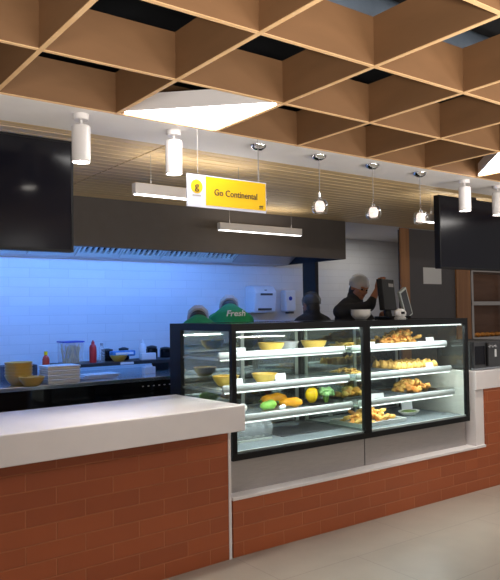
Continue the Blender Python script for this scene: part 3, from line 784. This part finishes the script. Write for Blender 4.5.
# ------------------------------------------------------------------ right end: rack, rear counter, microwave
t = thing('rear_counter', 'white topped rear counter below the steel rack', 'counter', (7.66, 5.45, 0))
part('cabinet', MB().box(0, 2.4, .02, .49, 0, .99), M['brownwood'], t)
part('worktop', MB().box(0, 2.4, 0, .495, .99, 1.03), M['solid'], t)
t = thing('steel_rack', 'steel shelf rack against the brown wall at the right edge', 'rack', (7.72, 5.5, 1.031))
for x in (0, 1.3):
    for y in (0, .36):
        part('upright', MB().box(x, x+.045, y, y+.045, 0, 1.05), M['steel'], t)
for z in (.05, .53, .98):
    part('shelf', MB().box(0, 1.345, -.005, .41, z, z+.05), M['steel'], t)
for i in range(9):
    one('wrapped_bun', MB().ell((0, 0, .03), (.045, .04, .03), 14), M['fry2'], 'small brown bun on the lowest shelf of the steel rack', 'bun', (7.84+.11*i, 5.58, 1.0315+.1), 'buns on the steel rack', smooth=True)

t = thing('microwave', 'black microwave on the white counter right of the display cases', 'microwave', (4.90, 3.49, .9855))
part('housing', MB().box(0, .50, .02, .38, .012, .245), M['blackmat'], t, bevel=.004)
for x in (.03, .44):
    for y in (.05, .33):
        part('foot', MB().lathe([(0, 0), (.014, 0), (.014, .012), (0, .012)], 12, c=(x+.015, y, 0)), M['blackmat'], t)
d = part('door', MB().box(.005, .185, -.005, .02, .02, .24), M['darkgrey'], t)
part('door_window', MB().box(.018, .15, -.008, -.005, .05, .205), M['screen'], d)
part('door_handle', MB().box(.165, .180, -.028, -.006, .03, .23), M['blackgloss'], d)
cp = part('control_panel', MB().box(.19, .495, -.004, .02, .02, .24), M['darkgrey'], t)
part('label_plate', MB().box(.30, .325, -.007, -.004, .105, .17), M['paper'], cp, label='white label strip')
for i in range(3):
    part('knob', MB().lathe([(0, 0), (.012, 0), (.010, .012), (0, .012)], 16, mat=Matrix.Translation((.215+.045*i, -.004, .195)) @ Matrix.Rotation(PI/2, 4, 'X')), M['chrome'], cp, smooth=True)
part('base_edge', MB().box(0, .50, -.004, .02, .006, .018), M['steeltop'], t, label='silver lower edge')

# ------------------------------------------------------------------ things on the display case lid
ZL = 1.4325
t = thing('payment_terminal', 'black touch screen till on top of the right display case', 'till', (4.66, 4.16, ZL))
part('base', MB().box(-.13, .16, -.08, .10, 0, .022), M['black'], t, bevel=.004)
part('stand', MB().loft([(0, .05, .02), (.0, .07, .13)], [(.045, .03), (.04, .025)], 14, side=(1, 0, 0)), M['black'], t, smooth=True)
mr = Matrix.Translation((.0, .05, .23)) @ Matrix.Rotation(.42, 4, 'Z') @ Matrix.Rotation(-.10, 4, 'X')
part('display', MB().box(-.20, .15, -.022, .028, -.155, .125, mat=mr), M['black'], t, bevel=.006)
part('display_vent', MB().box(-.02, .11, -.026, -.022, .055, .085, mat=mr), M['wire'], t)
m2 = Matrix.Translation((.175, -.04, .015)) @ Matrix.Rotation(.15, 4, 'Z') @ Matrix.Rotation(-.42, 4, 'Y')
cd = part('customer_display', MB().box(-.065, .055, -.014, .014, 0, .27, mat=m2), M['alu'], t, label='grey framed customer display', bevel=.003)
part('customer_screen', MB().box(-.048, .040, -.017, -.014, .015, .25, mat=m2), M['darkgrey'], cd)
t = thing('card_reader', 'small white rounded device at the foot of the till', 'card reader', (4.57, 3.99, ZL))
part('body', MB().ell((0, 0, .045), (.065, .045, .043), 20), M['foam'], t, smooth=True)
part('base', MB().lathe([(0, 0), (.05, 0), (.05, .012), (0, .012)], 20), M['foam'], t, smooth=True)
part('keypad', MB().box(-.03, .005, -.048, -.038, .04, .06), M['black'], t)
for i in range(4):
    bowl('bowl', 4.155, 4.06, ZL+.013*i, 'white bowl in the nested stack on the display case lid', 'foam', .86, 'stacked white bowls on the case lid').scale = (.86, .86, .62)

# ------------------------------------------------------------------ people
def remeshed(mb, name, vox, smooth=6):
    me = mb.mesh(name); o = bpy.data.objects.new(name, me); C.objects.link(o)
    r = o.modifiers.new('r', 'REMESH'); r.mode = 'VOXEL'; r.voxel_size = vox
    s = o.modifiers.new('s', 'SMOOTH'); s.factor = .5; s.iterations = smooth
    bpy.context.view_layer.update()
    out = bpy.data.meshes.new_from_object(o.evaluated_get(bpy.context.evaluated_depsgraph_get()))
    bpy.data.objects.remove(o); bpy.data.meshes.remove(me)
    out.name = name; out.shade_smooth()
    return out

def head_frame(pos, fwd, up):
    f = Vector(fwd).normalized(); u = Vector(up); u = (u-f*u.dot(f)).normalized(); r = f.cross(u)
    m = Matrix((r, f, u)).transposed().to_4x4(); m.translation = Vector(pos)
    return m

def add_head(mb, m):
    """skull, jaw, nose, brow, ears; local x = right, y = forward, z = up, origin at mid head"""
    def E(c, r, n=20): mb.ell(m @ Vector(c), r, n, mat=m.to_3x3())
    E((0, -.012, .022), (.074, .092, .088), 28)          # cranium
    E((0, .022, -.040), (.060, .066, .070), 24)          # face
    E((0, .050, -.082), (.036, .034, .028))              # chin
    E((0, .078, .020), (.050, .016, .016))               # brow
    mb.loft([m @ Vector((0, .083, .010)), m @ Vector((0, .098, -.022)), m @ Vector((0, .100, -.030))], [.009, .013, .015], 10)  # nose
    E((.016, .086, -.031), (.010, .012, .008), 12); E((-.016, .086, -.031), (.010, .012, .008), 12)
    E((0, .082, -.056), (.024, .012, .008), 12)          # mouth
    for s in (-1, 1):
        E((.034*s, .066, -.022), (.022, .022, .022), 14)  # cheek
        E((.076*s, -.008, -.006), (.010, .020, .032), 14)  # ear

def add_hand(mb, w, fdir, palm, side, curl=.5, spread=1.):
    """palm and five fingers; w wrist, fdir along the fingers, palm = normal on the palm side, side = towards the thumb"""
    w = Vector(w); f = Vector(fdir).normalized(); p = Vector(palm); p = (p-f*p.dot(f)).normalized(); s = Vector(side); s = (s-f*s.dot(f)-p*s.dot(p)).normalized()
    mb.loft([w, w+f*.04, w+f*.085], [(.026, .017), (.039, .016), (.040, .014)], 12, side=s)
    for i, (L, off) in enumerate(((.074, .029), (.082, .010), (.076, -.009), (.060, -.027))):
        b = w+f*.078+s*off
        d1 = (f+s*(off*3*spread)-(-p)*curl*.35).normalized(); d2 = (d1+p*curl*.7).normalized(); d3 = (d2+p*curl*.8).normalized()
        k1 = b+d1*L*.46; k2 = k1+d2*L*.32; k3 = k2+d3*L*.22
        mb.loft([b, k1, k2, k3], [.0098, .0092, .0085, .0075], 8)
    b = w+f*.028+s*.026
    k1 = b+(f*.7+s*.8+p*.35).normalized()*.042; k2 = k1+(f+s*.35+p*.4).normalized()*.030; k3 = k2+(f+p*.4).normalized()*.020
    mb.loft([b, k1, k2, k3], [.014, .0115, .0105, .0088], 8)

def person(label, J, shirt_mat, shirt_name, hair=True, net='net', cap_z=None):
    """J: joints in world space. One fused body; clothing, hair, net and eyes are its children."""
    side = (Vector(J['shR'])-Vector(J['shL'])).normalized()
    torso = [J['pelvis'], J['waist'], J['chest'], J['upper'], J['neck0']]
    tr = [(.165, .115), (.150, .105), (.170, .120), (.185, .105), (.085, .070)]
    base = Vector((J['ankL'][0]/2+J['ankR'][0]/2, J['ankL'][1]/2+J['ankR'][1]/2, 0))
    b = MB()
    b.loft(torso, tr, 24, side=side)
    b.loft([J['upper'], J['neck0'], J['head'] @ Vector((0, -.02, -.06))], [.07, .058, .054], 16)
    add_head(b, J['head'])
    def arm(mb, S, grow=0., upto=1.):
        sh, el, wr = Vector(J['sh'+S]), Vector(J['el'+S]), Vector(J['wr'+S])
        mb.loft([Vector(J['upper'])*.55+sh*.45, sh, sh.lerp(el, .5), el], [.060+grow, .060+grow, .047+grow, .040+grow], 14)
        e2 = el.lerp(wr, upto)
        mb.loft([el, el.lerp(e2, .35), e2], [.039+grow, .039+grow, .027+grow], 14)
    def leg(mb, S, grow=0., upto=1.):
        hp, kn, an = Vector(J['hip'+S]), Vector(J['kn'+S]), Vector(J['ank'+S])
        mb.loft([hp, hp.lerp(kn, .5), kn], [.092+grow, .078+grow, .056+grow], 16)
        e = kn.lerp(an, upto)
        mb.loft([kn, kn.lerp(e, .35), e], [.055+grow, .055+grow, .036+grow], 16)
    for S in 'LR':
        arm(b, S); leg(b, S)
        h = J['hand'+S]; add_hand(b, J['wr'+S], *h)
    off = lambda mb: setattr(mb, 'v', [v-base for v in mb.v]) or mb
    body = link('person', remeshed(off(b), 'person', .0065, 3), M['skin'], loc=base)
    tag(body, label, 'person')
    # clothing
    s = MB()
    s.loft(torso[:4]+[Vector(J['upper']).lerp(Vector(J['neck0']), .7), torso[4]], [(a+.016, c+.016) for a, c in tr[:4]]+[(.137, .102), (.100, .086)], 24, side=side)
    for S in 'LR': s.loft([Vector(J['neck0']).lerp(Vector(J['upper']), .3), J['sh'+S]], [.078, .074], 14)
    for S in 'LR': arm(s, S, .013, J.get('sleeve', .9))
    if J.get('collar'): s.loft([J['upper'], J['neck0'], J['head'] @ Vector((0, -.045, -.085))], [.10, .078, .070], 18)
    sm = link(shirt_name, remeshed(off(s), shirt_name, .010, 8), M[shirt_mat], body)
    l = MB()
    l.loft([Vector(J['pelvis'])+Vector((0, 0, .10)), J['pelvis'], Vector(J['pelvis'])-Vector((0, 0, .06))], [(.165, .120), (.185, .130), (.17, .12)], 20, side=side)
    for S in 'LR': leg(l, S, .018, .93)
    link('trousers', remeshed(off(l), 'trousers', .012, 6), M['trouser'], body)
    for S in 'LR':
        a = Vector(J['ank'+S]); d = Vector(J['face']); d.z = 0; d.normalize()
        sh = MB().loft([a-d*.05-Vector((0, 0, a.z-.045)), a+d*.06-Vector((0, 0, a.z-.04)), a+d*.16-Vector((0, 0, a.z-.034))], [(.040, .040), (.046, .038), (.038, .030)], 14, side=d.cross(Vector((0, 0, 1))))
        sh.v = [Vector((v.x, v.y, max(v.z, 0.002))) for v in sh.v]
        part('shoe', off(sh), M['blackmat'], body, smooth=True)
    # hair and net
    H = J['head']; loc = H.copy(); loc.translation = H.translation-base
    hb = MB()
    def cut(v, y0, z0):  # shell kept off the face
        return v
    def hfn(v):
        w = v.copy()
        if v.y > .35 and v.z < .30: w = Vector((v.x*.9, min(v.y, .35), v.z))
        return w
    hb.ell(loc @ Vector((0, -.014, .026)), (.081, .098, .094), 26, mat=loc.to_3x3(), fn=hfn)
    hb.ell(loc @ Vector((0, -.046, -.040)), (.074, .056, .078), 18, mat=loc.to_3x3())
    link('hair', remeshed(hb, 'hair', .008, 4), M['hair'], body)
    def nfn(v):
        rip = 1+.025*math.sin(9*math.atan2(v.y, v.x))+.02*math.sin(11*v.z)
        z = v.z if v.z > -.35 else -.35+(v.z+.35)*.1
        return Vector((v.x*rip, v.y*rip, z))
    nb = MB().ell(loc @ Vector((0, -.018, .034)), (.093, .110, .102), 36, mat=loc.to_3x3(), fn=nfn)
    part('hair_net', nb, M[net], body, smooth=True)
    for q in (-1, 1):
        part('eye', MB().ell(loc @ Vector((.029*q, .081, .000)), (.013, .008, .008), 14, mat=loc.to_3x3()), M['eye'], body, smooth=True)
    part('mouth', MB().ell(loc @ Vector((0, .0915, -.057)), (.021, .006, .006), 14, mat=loc.to_3x3()), M['lips'], body, smooth=True)
    return body, sm, base

def bowed_worker(cx, cy, top, label):
    """standing at the back counter, back to the display case, bent forward with the head bowed; top = height of the nape"""
    z = top/1.52
    F = Vector((.50, .866, 0)); Rr = Vector((.866, -.50, 0)); B = Vector((cx, cy, 0))
    P = lambda r, f, h: B+Rr*r+F*f+Vector((0, 0, h*z))
    J = dict(face=F, pelvis=P(0, -.20, .93), waist=P(0, -.17, 1.08), chest=P(0, -.09, 1.28), upper=P(0, .0, 1.435), neck0=P(0, .08, 1.50),
             shL=P(-.15, .03, 1.415), shR=P(.15, .03, 1.415), elL=P(-.165, .13, 1.14), elR=P(.165, .13, 1.14),
             wrL=P(-.12, .30, 1.06), wrR=P(.12, .30, 1.06),
             hipL=P(-.09, -.20, .90), hipR=P(.09, -.20, .90), knL=P(-.10, -.16, .48), knR=P(.10, -.16, .48),
             ankL=P(-.10, -.20, .08/z), ankR=P(.10, -.20, .08/z),
             head=head_frame(P(0, .175, 1.525), F*.45+Vector((0, 0, -.89)), F*.89+Vector((0, 0, .45))), sleeve=.12)
    J['handL'] = (F+Rr*.25-Vector((0, 0, .25)), (0, 0, -1), Rr, .5); J['handR'] = (F-Rr*.25-Vector((0, 0, .25)), (0, 0, -1), -Rr, .5)
    return person(label, J, 'shirt', 'green_shirt')
w1 = bowed_worker(2.985, 4.77, 1.433, 'person in a green shirt and hair net bending over the back counter, lower one')
w2 = bowed_worker(3.55, 5.12, 1.532, 'person in a green shirt with white lettering on the back, head bowed away')
# lettering wrapped on the back of the shirt
def wrap_text(shirt, base, txt, size, cx, cz, lift=.003):
    tm = text_mb(txt, size, 1.1, .25, 0, .0018)
    me = tm.mesh('x'); bm = bmesh.new(); bm.from_mesh(me)
    bmesh.ops.triangulate(bm, faces=bm.faces)
    bmesh.ops.subdivide_edges(bm, edges=[e for e in bm.edges if e.calc_length() > .02], cuts=2)
    bmesh.ops.remove_doubles(bm, verts=bm.verts, dist=1e-5)
    sb = bmesh.new(); sb.from_mesh(shirt.data); tree = BVHTree.FromBMesh(sb)
    dead = []
    for v in bm.verts:
        o = Vector((.866*(v.co.x+cx), -.50*(v.co.x+cx), v.co.y+cz))-Vector((.50, .866, 0))*1.5; hit, nrm, i, d = tree.ray_cast(o, Vector((.50, .866, 0)))
        if hit is None or nrm.dot(Vector((-.5, -.866, 0))) < .1: dead.append(v)
        else: v.co = hit+nrm*lift
    bmesh.ops.delete(bm, geom=dead, context='VERTS')
    bm.to_mesh(me); bm.free(); sb.free()
    return link('shirt_lettering', me, M['shirtprint'], shirt)
wrap_text(w2[1], w2[2], 'Fresh', .072, .035, 1.495)

# person at the till, leaning towards it with a raised hand
cx, cy = 4.71, 4.74
J = dict(face=(.5, -.85, 0), pelvis=(cx-.10, cy+.02, 1.0), waist=(cx-.08, cy+.01, 1.15), chest=(cx-.04, cy-.01, 1.34), upper=(cx, cy-.02, 1.53), neck0=(cx+.03, cy-.03, 1.60),
         shL=(cx+.17, cy+.04, 1.50), shR=(cx-.19, cy-.05, 1.50), elL=(cx+.30, cy-.10, 1.30), elR=(cx-.02, cy-.27, 1.545),
         wrL=(cx+.12, cy-.30, 1.47), wrR=(cx+.10, cy-.26, 1.70),
         hipL=(cx, cy+.03, .96), hipR=(cx-.19, cy-.01, .96), knL=(cx+.0, cy+.0, .52), knR=(cx-.19, cy-.03, .52), ankL=(cx, cy+.04, .08), ankR=(cx-.20, cy+.0, .08),
         head=head_frame((cx+.055, cy-.07, 1.73), (-.12, -.95, -.30), (.10, -.2, 1)), sleeve=.45, collar=1)
J['handR'] = ((.25, -.15, 1), (.9, .1, -.1), (-.2, -1, .2), .8); J['handL'] = ((.6, -.2, .5), (.2, -.4, -.8), (-.3, -.9, .2), .5)
person('person in black with grey hair net leaning at the till, hand raised', J, 'blackcloth', 'black_jacket')

# person seen from behind beyond the display case
cx, cy = 4.61, 5.17
z = 1.655
J = dict(face=(.1, 1, 0), pelvis=(cx, cy, .93), waist=(cx, cy, 1.06), chest=(cx, cy, 1.23), upper=(cx, cy+.01, 1.40), neck0=(cx, cy+.02, 1.47),
         shL=(cx-.17, cy+.01, 1.385), shR=(cx+.17, cy+.01, 1.385), elL=(cx-.25, cy+.06, 1.12), elR=(cx+.25, cy+.06, 1.12),
         wrL=(cx-.17, cy+.28, 1.07), wrR=(cx+.17, cy+.28, 1.07),
         hipL=(cx-.09, cy, .89), hipR=(cx+.09, cy, .89), knL=(cx-.10, cy+.02, .48), knR=(cx+.10, cy+.02, .48), ankL=(cx-.10, cy-.02, .08), ankR=(cx+.10, cy-.02, .08),
         head=head_frame((cx, cy+.04, 1.575), (.15, 1, -.12), (0, .1, 1)), sleeve=.9, collar=1)
J['handL'] = ((.2, 1, -.1), (0, -.2, -1), (1, 0, 0), .5); J['handR'] = ((-.2, 1, -.1), (0, -.2, -1), (-1, 0, 0), .5)
person('person in black with a dark hair net seen from behind, left of the till', J, 'blackcloth', 'black_jacket', net='darknet')

# ------------------------------------------------------------------ light
W = bpy.data.worlds.new('world'); bpy.context.scene.world = W; W.use_nodes = True
W.node_tree.nodes['Background'].inputs['Color'].default_value = (1, .95, .90, 1)
W.node_tree.nodes['Background'].inputs['Strength'].default_value = .16

# added fill lights, unseen, at lattice height behind and beside the viewer
for x, y in ((-1.2, 1.0), (1.0, .2), (3.2, .6), (5.4, .8), (0, -2), (3, -2.2), (6.2, 2.2)):
    area('dining_fill', (x, y, 2.49), .55, .55, 8)
# kitchen ceiling lamps
area('kitchen_lamp', (6.6, 5.9, 2.49), .3, .3, 3)
# unseen upward lights added around the viewer to brighten ceiling and white band
for x, y in ((-1.6, .2), (0, -.7), (1.6, -.9), (3.2, -.5), (4.9, .2)):
    area('added_uplight', (x, y, 1.2), 1.2, .25, 62, (1, .94, .87), (PI, 0, 0))

# ------------------------------------------------------------------ camera
X = Vector((.8054, .0088, .5931)).normalized()
cd = bpy.data.cameras.new('camera'); cam = bpy.data.objects.new('camera', cd); C.objects.link(cam)
def dirv(u, v): return Vector((u-250, v-290, 676)).normalized()
X = dirv(1168, 300); Y = dirv(-248, 320); Y = (Y-X*Y.dot(X)).normalized(); Z = X.cross(Y)
right = Vector((X.x, Y.x, Z.x)); down = Vector((X.y, Y.y, Z.y)); fwd = Vector((X.z, Y.z, Z.z))
mw = Matrix((right, -down, -fwd)).transposed().to_4x4(); mw.translation = (0, 0, 1.5)
cam.matrix_world = mw
cd.sensor_fit = 'VERTICAL'; cd.sensor_height = 36; cd.lens = 676/580*36; cd.clip_start = .05; cd.clip_end = 60
S = bpy.context.scene
S.camera = cam
S.view_settings.view_transform = 'Standard'; S.view_settings.look = 'None'
S.view_settings.exposure = .95; S.view_settings.gamma = 1
S.cycles.max_bounces = 10; S.cycles.transparent_max_bounces = 24; S.cycles.glossy_bounces = 4; S.cycles.diffuse_bounces = 4
S.cycles.sample_clamp_indirect = 4; S.cycles.caustics_reflective = False; S.cycles.caustics_refractive = False
S.cycles.use_denoising = True
